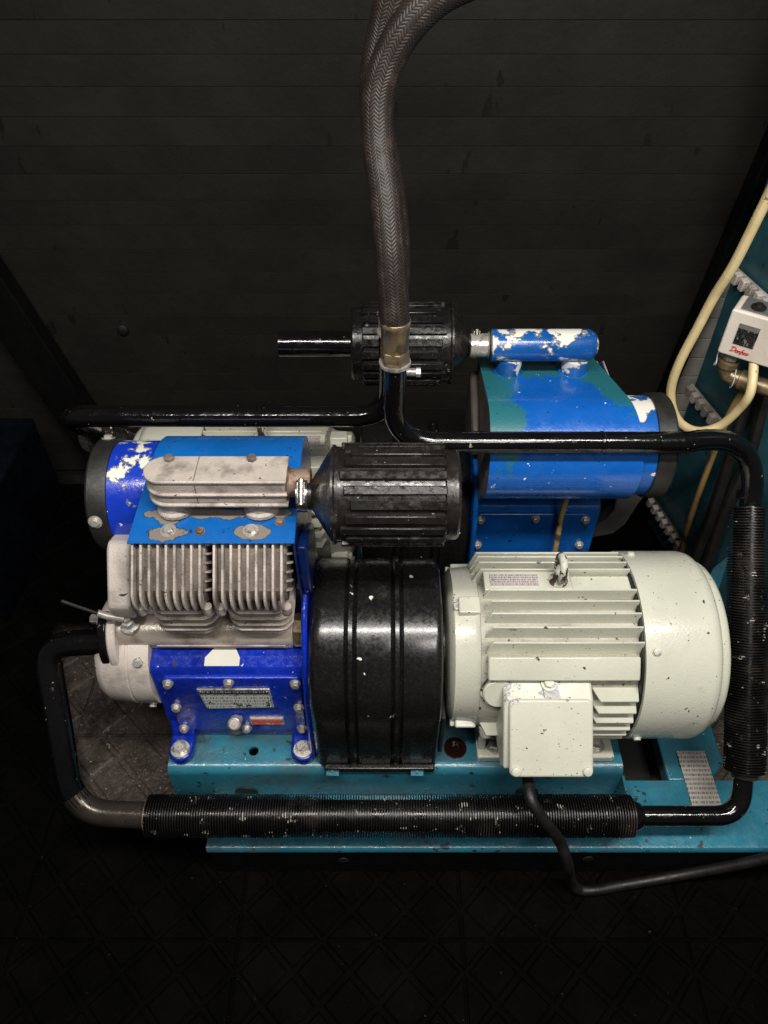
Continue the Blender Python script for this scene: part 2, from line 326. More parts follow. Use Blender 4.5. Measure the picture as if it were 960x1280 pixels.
def floor_mat():
    T = NT('rubber_mat'); g = T.node('ShaderNodeNewGeometry'); p = g.outputs['Position']; s = T.node('ShaderNodeSeparateXYZ', [p])
    N = lambda sc, d=5., off=0.: T.node('ShaderNodeTexNoise', {'Vector': T.node('ShaderNodeMapping', {0: p, 1: (off, off, 0)}).outputs[0], 'Scale': sc, 'Detail': d, 'Roughness': .65}).outputs[0]
    wob = T.math('MULTIPLY', T.math('SUBTRACT', N(7.), .5), .06)
    x = T.math('ADD', s.outputs[0], wob); y = T.math('ADD', s.outputs[1], wob)
    left = T.math('ADD', x, T.math('MULTIPLY', y, .445))           # brightness painted in: lighter floor under and beside the machine, darkened beyond
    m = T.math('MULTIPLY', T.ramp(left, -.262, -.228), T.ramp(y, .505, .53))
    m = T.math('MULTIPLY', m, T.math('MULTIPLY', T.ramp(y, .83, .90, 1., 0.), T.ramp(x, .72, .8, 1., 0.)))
    bright_floor = T.mixc(T.ramp(N(18., 8.), .3, .7), (.038, .029, .024), (.085, .067, .057))
    bright_floor = T.mixc(T.ramp(N(190., 3., 4.), .63, .67), bright_floor, (.30, .26, .22))  # pale specks painted in as tiny glints
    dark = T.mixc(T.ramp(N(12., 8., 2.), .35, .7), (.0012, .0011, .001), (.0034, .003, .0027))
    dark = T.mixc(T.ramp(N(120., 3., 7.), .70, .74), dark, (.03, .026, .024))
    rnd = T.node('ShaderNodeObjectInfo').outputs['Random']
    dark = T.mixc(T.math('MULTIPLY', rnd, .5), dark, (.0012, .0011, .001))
    bright_floor = T.mixc(T.ramp(N(9., 6., 9.), .55, .62, 0., .7), bright_floor, (.018, .014, .011))
    T.put(T.b.inputs['Base Color'], T.mixc(m, dark, bright_floor))
    T.put(T.b.inputs['Roughness'], T.mixf(m, .7, T.ramp(N(90., 4.), .4, .6, .16, .5)))
    T.put(T.b.inputs['Specular IOR Level'], T.mixf(m, .02, .5))
    T.put(T.b.inputs['Normal'], T.node('ShaderNodeBump', {'Height': N(150., 4.), 'Strength': .6, 'Distance': .003}).outputs[0])
    return T.m
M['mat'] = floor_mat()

# ------------------------------------------------------------------ floor, wall
fl = ob('floor', MB().box(-3, 3, -1.5, 1.42, -.05, -.012), M['black'], kind='structure')
def tile_mesh():
    mb = MB(); s = .32; e = .0004
    mb.box(-s / 2 + e, s / 2 - e, -s / 2 + e, s / 2 - e, -.011, -.0035)
    p = .08; g = .0045
    for i in range(-4, 5):
        for j in range(-4, 5):
            if (i + j) % 2: continue
            cx, cy = i * p / 2, j * p / 2; h = p / 2 - g
            poly = [(cx - h, cy), (cx, cy - h), (cx + h, cy), (cx, cy + h)]
            L = s / 2 - .002
            poly = [(min(L, max(-L, a)), min(L, max(-L, b))) for a, b in poly]
            q = []
            for a in poly:
                if not q or (abs(a[0] - q[-1][0]) + abs(a[1] - q[-1][1])) > 1e-5: q.append(a)
            if len(q) < 3: continue
            mx = sum(a[0] for a in q) / len(q); my = sum(a[1] for a in q) / len(q); k = .86
            lo = [(a, b, -.0036) for a, b in q]; hi = [(mx + (a - mx) * k, my + (b - my) * k, .0) for a, b in q]; n = len(q)
            mb.add(lo + hi, [tuple(range(n, 2 * n))] + [(t, (t + 1) % n, n + (t + 1) % n, n + t) for t in range(n)])
    return mb
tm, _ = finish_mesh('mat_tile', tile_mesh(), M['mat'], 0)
for i in range(-4, 4):
    for j in range(0, 5):
        t = bpy.data.objects.new('mat_tile', tm); C.objects.link(t); t.parent = fl
        t.location = Vector((.112 + .32 * i + .16, .335 - .32 + .32 * j + .16 - .32 + .0, 0)) - ORG[fl.name] + Vector((0, 0, -.0055 + 0))
wl = ob('wall', MB().box(-3, 3, 1.337, 1.42, -.01, 1.6), M['black'], kind='structure')
for k in range(-0, 33):
    z0 = .009 + .0453 * k
    d = random.uniform(0, .0012)
    ob('plank', MB().box(-1.5, 1.5, 1.33 + d, 1.3368, z0 + .0003, z0 + .0450), M['wall'], wl, bevel=.0006)
pw = thing('pale_wall_panel', 'strip of pale grey boards on the wall beside the teal cabinet', 'wall panel', (.65, 1.325, .12))  # added boards: the wall's undarkened brightness painted as a separate pale strip
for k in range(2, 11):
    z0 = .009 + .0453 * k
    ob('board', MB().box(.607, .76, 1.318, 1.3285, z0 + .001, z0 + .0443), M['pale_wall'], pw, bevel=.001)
tag(ob('wall_knob', MB().lathe(at(154, 411, y=1.329), (0, -1, 0), [(0, .011), (.006, .011), (.009, .006)], 20), M['black']), 'small round black plug in the dark plank wall at left', 'plug')
tag(ob('support_post', MB().prism_y([(.558, 0), (.576, 0), (.693, 1.3), (.672, 1.3)], 1.285, 1.325), M['dark_post'], bevel=.003), 'slanting black post against the wall beside the teal cabinet', 'post', 'black posts against the wall')  # narrow near-black slanting stripe in front of the wall
tag(ob('support_post', MB().prism_y([(-.645, 0), (-.565, 0), (-.895, 1.3), (-.975, 1.3)], 1.28, 1.32), M['dark_post'], bevel=.003), 'broad slanting black post against the wall at the left', 'post', 'black posts against the wall')  # broad near-black slanting stripe in front of the wall
tag(ob('metal_cabinet', MB().box(-1.2, -.73, .90, 1.26, 0, .22), M['navy'], bevel=.006), 'dark navy metal cabinet in the shadow at the left edge', 'cabinet')  # even near-black navy colour

# ------------------------------------------------------------------ teal cabinet on the right with toothed strips
tcab = thing('teal_cabinet', 'tall dark teal steel cabinet side at the right with toothed strips', 'cabinet', (.6, 1.0, 0))
pa, pb = Vector((.579, 1.17, 0)), Vector((.675, .70, 0)); dd = (pb - pa).normalized(); nn = Vector((-dd.y, dd.x, 0))
if nn.x < 0: nn = -nn
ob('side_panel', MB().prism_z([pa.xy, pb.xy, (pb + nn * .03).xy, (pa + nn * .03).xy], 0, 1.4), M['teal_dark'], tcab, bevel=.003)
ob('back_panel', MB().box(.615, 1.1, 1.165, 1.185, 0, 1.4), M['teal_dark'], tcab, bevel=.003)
for z, L in ((.600, .13), (.363, .115), (.074, .15)):
    q = pa - nn * .004 + Vector((0, 0, z)); st = ob('toothed_strip', MB().prism_f([(0, -.006), (L, -.006), (L, .006), (0, .006)], q, dd, Vector((0, 0, 1)), -nn, .006), M['cast'] if z > .1 else M['greymetal'], tcab, bevel=.001)
    n = int(L / .021)
    for k in range(n):
        c = q + dd * (.012 + k * .021) - nn * .006
        ob('tooth', MB().prism_f([(-.007, -.011), (.005, -.011), (.007, .007), (-.005, .009)], c, dd, Vector((0, 0, 1)), -nn, .012), M['castpale'] if z > .1 and k % 3 else M['cast'], st, bevel=.0015)
# lighter gusset plate low on the cabinet
tag(ob('corner_gusset', MB().prism_f([(0, 0), (.13, 0), (.15, .30), (.10, .22)], at(862, 735, y=.93), Vector((.9, -.42, 0)), Vector((0, .12, .99)), Vector((.42, .9, 0)), .006), M['teal'], bevel=.002), 'light teal gusset plate behind the upright finned tube', 'plate')
bq = [at(a, b, y=.93) for a, b in ((774, 606), (818, 606), (800, 628), (782, 656), (766, 668), (738, 673), (733, 665), (756, 652), (768, 638))]
tag(ob('bent_bracket', MB().prism_y([(p.x, p.z) for p in bq], .93, .955), M['greymetal'], bevel=.003), 'bent grey brown bracket behind the rear compressor fan', 'bracket')
for k, (x0, y0, x1, y1, r_) in enumerate(((915, 560, 858, 720, .010), (935, 575, 880, 715, .012))):
    a, b = at(x0, y0, y=.97), at(x1, y1, y=.93)
    tag(ob('rubber_cable', MB().tube(spline([at(x0 + 26, y0 - 90, y=1.0), at(x0 + 18, y0 - 60, y=.99), a, (a + b) / 2 + Vector((.006 * (1 - 2 * k), 0, 0)), b, b + Vector((-.01, .0, -.12))]), r_, 12), M['cable_dark']),
        ('thinner black cable hanging beside the ochre cable', 'thicker black cable hanging against the teal cabinet')[k], 'cable', 'black cables by the teal cabinet')

# ------------------------------------------------------------------ base frame
bf = thing('base_frame', 'low teal steel frame on the floor under both machines', 'frame', (.1, .8, 0))
def channel(x0, x1, y0, y1, z1, h, t=.005, ends=False):
    mb = MB(); r = .008
    pr = [(y0, z1 - h)] + [(y0 + r - r * math.cos(R(a)), z1 - r + r * math.sin(R(a))) for a in (0, 30, 60, 90)] + [(y1 - r + r * math.sin(R(a)), z1 - r + r * math.cos(R(a))) for a in (0, 30, 60, 90)] + [(y1, z1 - h)]
    inn = [(y1 - t, z1 - h), (y1 - t, z1 - t - r * .6), (y1 - t - r * .6, z1 - t), (y0 + t + r * .6, z1 - t), (y0 + t, z1 - t - r * .6), (y0 + t, z1 - h)]
    return mb.prism_x(pr + inn, x0, x1)
ob('front_beam', MB().prism_x([(.4275, .0785), (.4275, .086), (.4300, .0895), (.434, .0905), (.53, .0905), (.53, .0785)], -.255, 1.0), M['teal'], bf)
ob('front_face', MB().box(-.253, .998, .4295, .434, .002, .0782), M['dark_post'], bf)  # darkness painted on: near-black coat over the teal beam's front
ob('rear_beam', channel(-.255, .40, 1.05, 1.14, .09, .088), M['greymetal'], bf)
ob('side_beam', MB().prism_z([(.435, .5305), (.50, .5305), (.528, .56), (.528, .84), (.435, .84)], .06, .0895), M['teal'], bf, bevel=.003)
ob('side_beam', MB().box(-.25, -.18, .5305, 1.049, .06, .0895), M['teal'], bf, bevel=.003)
ob('drip_tray', MB().box(-.179, .434, .531, 1.048, .004, .02), M['black'], bf)  # added black sheet stands for the dark void inside the frame
for x, z in ((-.06, .045), (.30, .05)): ob('hole_plug', MB().cyl((x, .4296, z), (x, .4284, z), .008), M['black'], bf)  # flat black discs stand for the darkness inside holes
ip = ob('identification_plate', MB().box(.458, .502, .462, .577, .0915, .0935), M['plate_base'], bf)
for x, y in ((.463, .572), (.497, .572)): ob('rivet', MB().lathe((x, y, .0935), (0, 0, 1), [(0, .003), (.0012, .002)], 10), M['steel'], ip)
tag(ob('angle_clip', MB().box(.345, .368, .484, .487, .112, .132).box(.345, .349, .487, .51, .112, .150).box(.345, .368, .4872, .51, .109, .112), M['teal'], bevel=.001), 'small teal angle clip behind the right end of the finned tube', 'clip')

# ------------------------------------------------------------------ mounting plates (two saddles)
def plate_holes(outer, holes, z0, z1, m=None):
    bm = bmesh.new(); es = []
    for lp in [outer] + holes:
        vs = [bm.verts.new((x, y, z1)) for x, y in lp]
        es += [bm.edges.new((vs[i], vs[(i + 1) % len(vs)])) for i in range(len(vs))]
    bmesh.ops.triangle_fill(bm, use_beauty=True, edges=es)
    r = bmesh.ops.extrude_face_region(bm, geom=bm.faces[:])
    for v in [g for g in r['geom'] if isinstance(g, bmesh.types.BMVert)]: v.co.z = z0
    mb = MB(); bm.verts.index_update()
    mb.add([v.co[:] for v in bm.verts], [tuple(v.index for v in f.verts) for f in bm.faces]); bm.free(); return mb
def saddle(rear):
    t = thing('mounting_plate', 'teal steel saddle plate carrying the rear compressor and motor' if rear else 'teal steel saddle plate carrying the front compressor and motor', 'plate', (.016, .632, .09), 'teal saddle plates', rear)
    x0, x1 = -.311, .344
    holes = [circ(-.19, .525, .0072, 16), circ(.104, .529, .0165, 24)]
    ob('top_sheet', plate_holes([(x0, .521), (x1, .521), (x1, .743), (x0, .743)], [] if rear else [[(x, y + .012) for x, y in h] for h in holes], .165, .17), M['teal'], t, smooth=30)
    for nm, s in (('front_flange', 1), ('rear_flange', -1)):
        f = lambda y: .632 + (y - .632) * s
        r = .014; yo = .507
        pr = [(f(yo), .093)] + [(f(yo + r - r * math.cos(R(a))), .17 - r + r * math.sin(R(a))) for a in range(0, 91, 15)] + [(f(.521), .165), (f(.512), .157), (f(.512), .093)]
        ob(nm, MB().prism_x(pr, x0, x1), M['teal'], t)
    if not rear:
        ob('rubber_plug', MB().ring((.104, .541, .1655), (0, 0, 1), .010, .0163, .0075, 28).cyl((.104, .541, .155), (.104, .541, .166), .012), M['oilred'], t)
        for x in (-.205, .213): ob('slot_grommet', MB().prism_y(circ(x, .101, .017, 12, 0, 180), .5045, .5069), M['black'], t)  # flat black half discs stand for the darkness inside slots
    return t
saddle(False); saddle(True)

# ------------------------------------------------------------------ electric motor
AY, AZ = .632, .305
def motor(rear):
    t = thing('electric_motor', 'rear cream finned electric motor half hidden behind the left blue compressor' if rear else 'front cream finned electric motor with square terminal box', 'motor', (.23, AY, .17), 'cream electric motors', rear)
    m = M['cream']; X = (1, 0, 0)
    ob('end_bell', MB().lathe((0, AY, AZ), X, [(.084, .05), (.086, .097), (.092, .106), (.118, .108), (.124, .112)], 56), m, t)
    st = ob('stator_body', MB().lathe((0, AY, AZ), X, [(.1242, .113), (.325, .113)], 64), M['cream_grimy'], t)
    for o_ in (-.091, -.075, -.0585, -.042, -.0255, -.009, .028, .0445, .061, .0775):
        zi = math.sqrt(.1125 ** 2 - o_ ** 2) - .004 + AZ; zo = math.sqrt(max(.131 ** 2 - o_ ** 2, 0)) + AZ; ins = .006 + abs(o_) * .05
        if o_ == -.091: continue
        n0 = .127 if o_ < .02 else .118
        ob('cooling_fin', MB().prism_y([(n0, zi), (n0 + .010, zo), (.327, zo), (.327, zi)], AY + o_ - .0014, AY + o_ + .0014), m, st, bevel=.0006, seg=1)
    for s in (-1, 1):
        for o_ in (-.085, -.068, -.049, -.03, -.011, .008, .027, .046, .065):
            if s == 1 and o_ < 0: continue
            yi = math.sqrt(.1125 ** 2 - o_ ** 2) - .004; yo = math.sqrt(.131 ** 2 - o_ ** 2)
            xa = .127 if s == 1 or o_ < -.06 or o_ > .06 else .265
            if s == -1 and o_ > .06: continue
            if s == -1 and -.06 < o_ < -.02: ob('cooling_fin', MB().prism_z([(.127, AY + s * yi), (.136, AY + s * yo), (.170, AY + s * yo), (.170, AY + s * yi)], AZ + o_ - .0014, AZ + o_ + .0014), m, st, bevel=.0006, seg=1)
            ob('cooling_fin', MB().prism_z([(xa, AY + s * yi), (xa + .009, AY + s * yo), (.322, AY + s * yo), (.327, AY + s * yi)], AZ + o_ - .0014, AZ + o_ + .0014), m, st, bevel=.0006, seg=1)
    # smooth shoulder between the upright and the level fins
    def sh(a): return (AY - .1285 * math.cos(R(a)), AZ + .1285 * math.sin(R(a)))
    pr = [(AY - .112 * math.cos(R(a)), AZ + .112 * math.sin(R(a))) for a in (47, 33)] + [sh(33), sh(38), sh(43), sh(47)]
    ob('shoulder_pad', MB().prism_x(pr, .131, .322), m, t, bevel=.002)
    # name plate pad and eyebolt
    ob('top_pad', MB().box(.131, .245, AY - .0065, AY + .0255, AZ + .108, AZ + .1265), m, t, bevel=.0012)
    ob('top_pad', MB().box(.247, .325, AY - .004, AY + .0235, AZ + .108, AZ + .119), m, t, bevel=.0012)
    npx = ob('name_plate', MB().box(.139, .202, AY + .0, AY + .019, AZ + .1266, AZ + .128), M['plate_motor'], t)
    for x in (.143, .198): ob('rivet', MB().lathe((x, AY + .0095, AZ + .128), (0, 0, 1), [(0, .0022), (.0012, .0014)], 10), M['steel'], npx)
    ex, ey, ez = .228, AY + .0085, AZ + .126
    eb = MB().lathe((ex, ey, ez), (0, 0, 1), [(0, .012), (.003, .0125), (.006, .009), (.012, .006)], 20)
    eb.tube([(ex, ey + .015 * math.cos(a), ez + .026 + .017 * math.sin(a)) for a in [2 * math.pi * k / 24 for k in range(25)]], .0052, 10)
    ob('eyebolt', eb, M['chipped'], t)
    # fan cowl
    ob('dark_gap_ring', MB().lathe((0, AY, AZ), X, [(.3252, .112), (.3252, .1245), (.3295, .1245)], 56), M['black'], t)
    ob('fan_cowl', MB().lathe((0, AY, AZ), X, [(.328, .126), (.328, .1305), (.414, .1305), (.422, .1285), (.427, .1235), (.4285, .1195), (.4295, .1185), (.436, .118), (.4405, .115), (.443, .109), (.443, .03), (.440, .028)], 72), m, t)
    for a in (50, 122, -20, -90, 196):
        n = Vector((0, -math.cos(R(a)), math.sin(R(a)))); p = Vector((.341, AY, AZ)) + n * .1303
        ob('cowl_screw', MB().bolt(p, n, .0048, .0032, .0062, 12), M['cream_worn'], t)
    # lugs with bolts on end bell
    for a in (18 + 62, -28, 160, 205):
        n = Vector((0, -math.cos(R(a)), math.sin(R(a)))); b = Vector((0, n.z, -n.y)); 
        ob('bell_lug', MB().prism_f([(-.014, -.012), (.014, -.012), (.014, .012), (-.014, .012)], Vector((.111, AY, AZ)) + n * .103, Vector(X), b, n, .013), m, t, bevel=.002)
        ob('tie_bolt', MB().bolt(Vector((.0965, AY, AZ)) + n * .109, (-1, 0, 0), .0058, .006), M['cream_worn'], t)
    # bearing boss and round boss beside terminal box
    a = 22; n = Vector((0, -math.cos(R(a)), math.sin(R(a))))
    ob('round_boss', MB().lathe(Vector((.147, AY, AZ)) + n * .106, n, [(0, .021), (.012, .021), (.014, .019)], 28), m, t)
    ob('boss_seal', MB().ring(Vector((.147, AY, AZ)) + n * .1105, n, .0212, .0235, .004), M['chipped'], t)
    ob('shaft_collar', MB().lathe((0, AY, AZ), X, [(.065, .024), (.086, .03)], 28), M['steel'], t)
    # feet
    for s in (1, -1):
        y0, y1 = sorted((AY - s * .112, AY - s * .045)); ya = AY - s * .112
        ft = ob('foot', MB().box(.134, .330, y0, y1, .1705, .184), m, t, bevel=.0025)
        for x in (.134, .297):
            ob('foot_rib', MB().prism_x([(AY - s * .10, .1835), (AY - s * .05, .1835), (AY - s * .05, .23), (AY - s * .088, .235)], x + .001, x + .012), m, ft, bevel=.0015)
        for x in (.156, .303):
            ob('foot_bolt', MB().bolt((x + .003, AY - s * .094, .184), (0, 0, 1), .0092, .009, .0125), M['steel'], ft)
    for x in (.135, .319): ob('foot_web', MB().prism_x([(AY - .06, .1845), (AY + .06, .1845), (AY + .075, .235), (AY - .075, .235)], x + .003, x + .008), m, t)
    # terminal box
    tb = ob('terminal_box', MB().prism_x([(.452, .288), (.449, .291), (.5085, .3585), (.548, .372), (.585, .37), (.585, .27), (.50, .262), (.462, .268)], .1505, .2635), M['cream_box'], t, bevel=.005, seg=3)
    o = Vector((.0, .4456, .2943)); b = Vector((0, .712, .702)).normalized(); n = Vector((0, -b.z, b.y))
    ob('box_lid', MB().prism_f(rrect(.1565, .2615, -.006, .091, .008), o, X, b, n, .008), M['cream_box'], tb, bevel=.003, seg=3)
    for x in (.1645, .2535):
        ob('lid_screw', MB().bolt(o + Vector((x, 0, 0)) + b * .002 + n * .008, n, .0056, .0035, .0066, 12), M['cream_worn'], tb)
    tn = Vector((0, -.33, .944)); td = Vector((0, .944, .33))
    ob('earth_bolt', MB().bolt(Vector((.2085, .527, .3655)) + tn * .001, tn, .0068, .005, .010), M['cream_worn'], tb)
    ob('wear_strip', MB().prism_f([(.202, -.018), (.222, -.018), (.2165, .012), (.2005, .012)], Vector((0, .527, .3652)), X, td, tn, .0014), M['grey_plate'], tb)
    ob('cable_gland', MB().lathe((.187, .466, .276), (0, -.3, -1), [(0, .014), (.010, .014), (.013, .0115), (.022, .010)], 8), M['oilred'], tb, bevel=.001)
    return t
motor(False); motor(True)
g = at
cpts = [(.187, .458, .256), at(664, 1000, y=.425), at(682, 1028, y=.408), at(700, 1052, y=.40), at(710, 1082, y=.385), at(713, 1098, z=.045), at(722, 1111, z=.012), at(742, 1113, z=.009), at(775, 1107, z=.009), at(850, 1094, y=.416), at(930, 1079, y=.414), at(1010, 1060, y=.41)]
tag(ob('power_cable', MB().tube(spline(cpts, 10), .0076, 14), M['cable_dark']), 'thick dark cable running from the terminal box down to the floor', 'cable')

# ------------------------------------------------------------------ coupling guard
def guard(rear):
    t = thing('coupling_guard', 'rear black coupling guard mostly hidden behind the front air filter' if rear else 'front black domed plastic coupling guard between compressor and motor', 'guard', (0, AY, .17), 'black coupling guards', rear)
    prof = [(-.098, -.014), (-.094, -.005), (-.088, 0), (-.075, .0), (-.0515, 0), (-.0495, -.003), (-.0475, .0), (-.0455, .0035), (-.0405, .0035), (-.0385, 0), (-.0365, -.003), (-.0345, 0), (-.0, .0006),
            (.0085, 0), (.0105, -.003), (.0125, 0), (.0145, .0035), (.0195, .0035), (.0215, 0), (.0235, -.003), (.0255, 0), (.065, 0), (.072, -.001), (.0755, -.006), (.0765, -.016)]
    path = []; N = 36
    R0 = .120; zb = .1745
    path.append(((-1, 0), AY, zb)); path += [((-1, 0), AY, zb + (AZ - zb) * k / 6) for k in range(1, 6)]
    for k in range(N + 1):
        a = math.pi * k / N; path.append(((-math.cos(a), math.sin(a)), AY, AZ))
    path += [((1, 0), AY, AZ - (AZ - zb) * k / 6) for k in range(1, 7)]
    vs = []; n = len(prof)
    for (dy, dz), y, z in path:
        for x, dr in prof: vs.append((x, y + dy * (R0 + dr), z + dz * (R0 + dr)))
    fs = [(i * n + j, i * n + j + 1, (i + 1) * n + j + 1, (i + 1) * n + j) for i in range(len(path) - 1) for j in range(n - 1)]
    fs += [tuple(i * n for i in range(len(path))), tuple(i * n + n - 1 for i in range(len(path)))[::-1]]
    ob('shell', MB().add(vs, fs), M['guard'], t, smooth=50)
    ob('bottom_lip', MB().box(-.085, .072, .5035, .5125, .1705, .181), M['guard'], t, bevel=.002)
    for x in (-.073, .047): ob('clip', MB().box(x - .009, x + .009, .4975, .508, .1712, .1745).bolt((x, .5028, .1745), (0, 0, 1), .003, .002), M['teal'], t, bevel=.001)
    ob('side_flap', MB().box(.077, .083, .524, .60, .19, .285), M['rubber'], t, bevel=.002)
    return t
guard(False); guard(True)

# ------------------------------------------------------------------ compressor
FY, FZ = .735, .50
def compressor(rear):
    t = thing('piston_compressor', 'rear blue and teal compressor with peeling white manifold' if rear else 'front ultramarine compressor with bare cast fins and manifold', 'compressor', (-.2, AY, .17), 'twin cylinder compressors', rear)
    body = M['blue'] if rear else M['ultra']; X = (1, 0, 0)
    cs = M['cast']
    pr = [(.562, .172), (.562, .336), (.567, .3425), (.605, .352), (.66, .352), (.697, .3425), (.702, .336), (.702, .172)]
    ck = ob('crankcase', MB().prism_x(pr, -.3115, -.1064), body, t, bevel=.003, seg=3)
    ob('end_flange', MB().prism_x([(.524, .172), (.536, .31), (.553, .365), (.585, .415), (.62, .434), (.70, .434), (.74, .42), (.755, .36), (.755, .172)], -.1062, -.0985), body, t, bevel=.003)
    # covers on both long sides
    for s in (1, -1):
        Y = lambda y: AY + (y - AY) * s
        n = Vector((0, -s, 0)); yy = sorted((Y(.5555), Y(.5618)))
        cv = ob('cover_plate', MB().prism_y(rrect(-.295, -.112, .198, .333, .006), yy[0], yy[1]), body, t, bevel=.0015)
        for x, z in ((-.288, .322), (-.207, .324), (-.1185, .322), (-.2885, .262), (-.1185, .262), (-.288, .205), (-.198, .205), (-.1185, .205)):
            ob('cover_bolt', MB().bolt((x, Y(.5555), z), n, .0056, .0055, .0075), M['steel'], cv)
        for x in (-.2925, -.1165):
            sg = MB().prism_z([(x - .0175, Y(.57)), (x - .0175, Y(.532))] + [(x + .0175 * math.cos(R(a)), Y(.532 - .0175 * math.sin(R(a)))) for a in range(165, 0, -15)] + [(x + .0175, Y(.532)), (x + .0175, Y(.57))], .1708, .186)
            lg = ob('mounting_lug', sg, body, t, bevel=.004, seg=3)
            ob('lug_bolt', MB().bolt((x, Y(.531), .186), (0, 0, 1), .0098, .010, .0135), M['steel'], lg)
            ob('lug_rib', MB().prism_x([(Y(.5615), .187), (Y(.5615), .215), (Y(.553), .187)], x - .016, x + .016), body, lg, bevel=.002)
        if s == 1 and not rear:
            np_ = ob('name_plate', MB().prism_y([(-.252, .309), (-.154, .310), (-.1525, .263), (-.246, .260)], .5533, .5552), M['steel'], cv, bevel=.0004)
            ob('print_field', MB().prism_y([(-.2495, .3065), (-.1565, .3075), (-.155, .2655), (-.2438, .2625)], .5524, .5532), M['plate_crank'], np_)
            for x, z in ((-.2475, .305), (-.158, .3055), (-.157, .2665), (-.242, .264)): ob('rivet', MB().lathe((x, .5524, z), (0, -1, 0), [(0, .0026), (.0014, .0016)], 10), M['chrome'], np_)
            rl = ob('red_plate', MB().prism_y([(-.190, .2355), (-.142, .2355), (-.142, .2165), (-.190, .2165)], .5535, .5553), M['steel'], cv)
            ob('red_print', MB().prism_y([(-.1885, .2342), (-.1435, .2342), (-.1435, .2178), (-.1885, .2178)], .5527, .5534), M['plate_red'], rl)
            for x in (-.1865, -.1455): ob('rivet', MB().lathe((x, .5527, .226), (0, -1, 0), [(0, .002), (.001, .0012)], 10), M['chrome'], rl)
            fl_ = ob('filler_cap', MB().lathe((-.2085, .5565, .2305), (0, -.8, .6), [(0, .0085), (.005, .0085), (.005, .006), (.009, .006), (.009, .0085), (.012, .0085), (.012, .0065), (.016, .0065), (.016, .0092), (.022, .0092), (.023, .008)], 24), M['steel'], cv)
            ob('cap_face', MB().lathe((-.2085, .5380, .2444), (0, -.8, .6), [(0, .0072), (.0015, .006), (.0016, .0025), (.003, .002)], 24), M['castpale'], fl_)
            ob('drain_boss', MB().lathe((-.217, .5618, .187), (0, -1, 0), [(0, .010), (.003, .009), (.0035, .004)], 18), M['cast_fin'], ck)
    if not rear:
        sl = Vector((0, .038, .0095)).normalized(); sn = Vector((0, -sl.z, sl.y))
        ob('paper_sticker', MB().prism_f([(-.2385, .001), (-.192, .001), (-.192, .0125), (-.201, .030), (-.2245, .030), (-.2385, .013)], Vector((0, .567, .3427)) + sn * .0004, X, sl, sn, .0006), M['sticker'], ck)
    # end cover and the arm up to the fan
    pale = M['castpale']
    ec = ob('end_cover', MB().lathe((0, AY, AZ - .005), (-1, 0, 0), [(.3116, .060), (.318, .058), (.319, .02)] if rear else [(.3116, .080), (.339, .080), (.340, .0785), (.342, .0785), (.343, .080), (.375, .077), (.386, .070), (.392, .055), (.394, .02)], 56), M['black'] if rear else pale, t)
    for a in (() if rear else (38, -35, 100, 165)): 
        n = Vector((0, -math.cos(R(a)), math.sin(R(a))))
        ob('cover_screw', MB().bolt(Vector((-.325, AY, AZ - .005)) + n * .0795, n, .0052, .005, .007), M['steel'], ec)
    if not rear: ob('fan_arm', MB().prism_x([(.634, .498), (.645, .503), (.72, .47), (.68, .38), (.60, .40), (.588, .43), (.586, .445)], -.346, -.3175), M['greymetal'] if rear else pale, t, bevel=.004)
    # discharge manifold
    MYc, MZc = .607, .370
    dm = ob('discharge_manifold', MB().lathe((0, MYc, MZc), X, [(-.352, .022), (-.340, .0215), (-.328, .0215), (-.12, .0215)], 40)
       .box(-.33, -.122, .592, .63, .349, .352), M['tube_cast'], t, bevel=.001)
    for z, y in ((.3565, .5893), (.3635, .5862)): ob('cast_ridge', MB().box(-.30, -.13, y - .0012, y + .004, z - .001, z + .001), cs, dm, bevel=.0006)
    loz = []
    for k in range(28):
        a = 2 * math.pi * k / 28; u = .047 * math.cos(a); v = (.030 if abs(math.cos(a)) < .8 else .028) * math.sin(a)
        loz.append((.599 + u * .28 - v * .96, .358 + u * .96 + v * .28))
    ob('manifold_flange', MB().prism_x(loz, -.362, -.350), pale, dm, bevel=.003)
    ob('pipe_flange', MB().prism_x([(.599 + (y - .599) * .93, .358 + (z - .358) * .93) for y, z in loz], -.374, -.3625), M['blackpipe'], dm, bevel=.002)
    for sgn in (1, -1):
        p = Vector((-.374, .599 + sgn * .035 * .28, .358 + sgn * .035 * .96))
        ob('flange_bolt', MB().bolt(p, (-1, 0, 0), .0065, .010, .009), M['steel'], dm)
        ob('flange_nut', MB().sphere(p + Vector((.028, 0, 0)), .0085, 8), pale, dm)
    ob('end_plug', MB().lathe((0, MYc, MZc), X, [(-.1199, .0225), (-.105, .0225), (-.103, .020)], 8), M['brass'], dm, bevel=.001)
    # banjo fitting, thin line, breather stub
    bx = -.332
    bj = ob('banjo_fitting', MB().cyl((bx, .602, .378), (bx, .598, .395), .0115).bolt((bx, .598, .393), (0, -.2, 1), .0095, .010, .0125).lathe((bx, .5965, .404), (0, -.2, 1), [(0, .006), (.008, .005)], 12), M['steel'], dm)
    ob('thin_line', MB().tube(spline([(bx, .596, .409), (-.354, .592, .42), (-.375, .590, .436), (-.400, .588, .456)]), .0024, 8), M['black'], dm)
    ob('line_sleeve', MB().tube([(-.336, .5955, .4105), (-.354, .592, .4205), (-.364, .5915, .427)], .0048, 10), M['steel'], dm)
    bs = MB().ring((-.3215, .604, .400), (-.08, .0, 1), .0062, .0085, .058, 20)
    ob('breather_stub', bs, M['greymetal'], t)
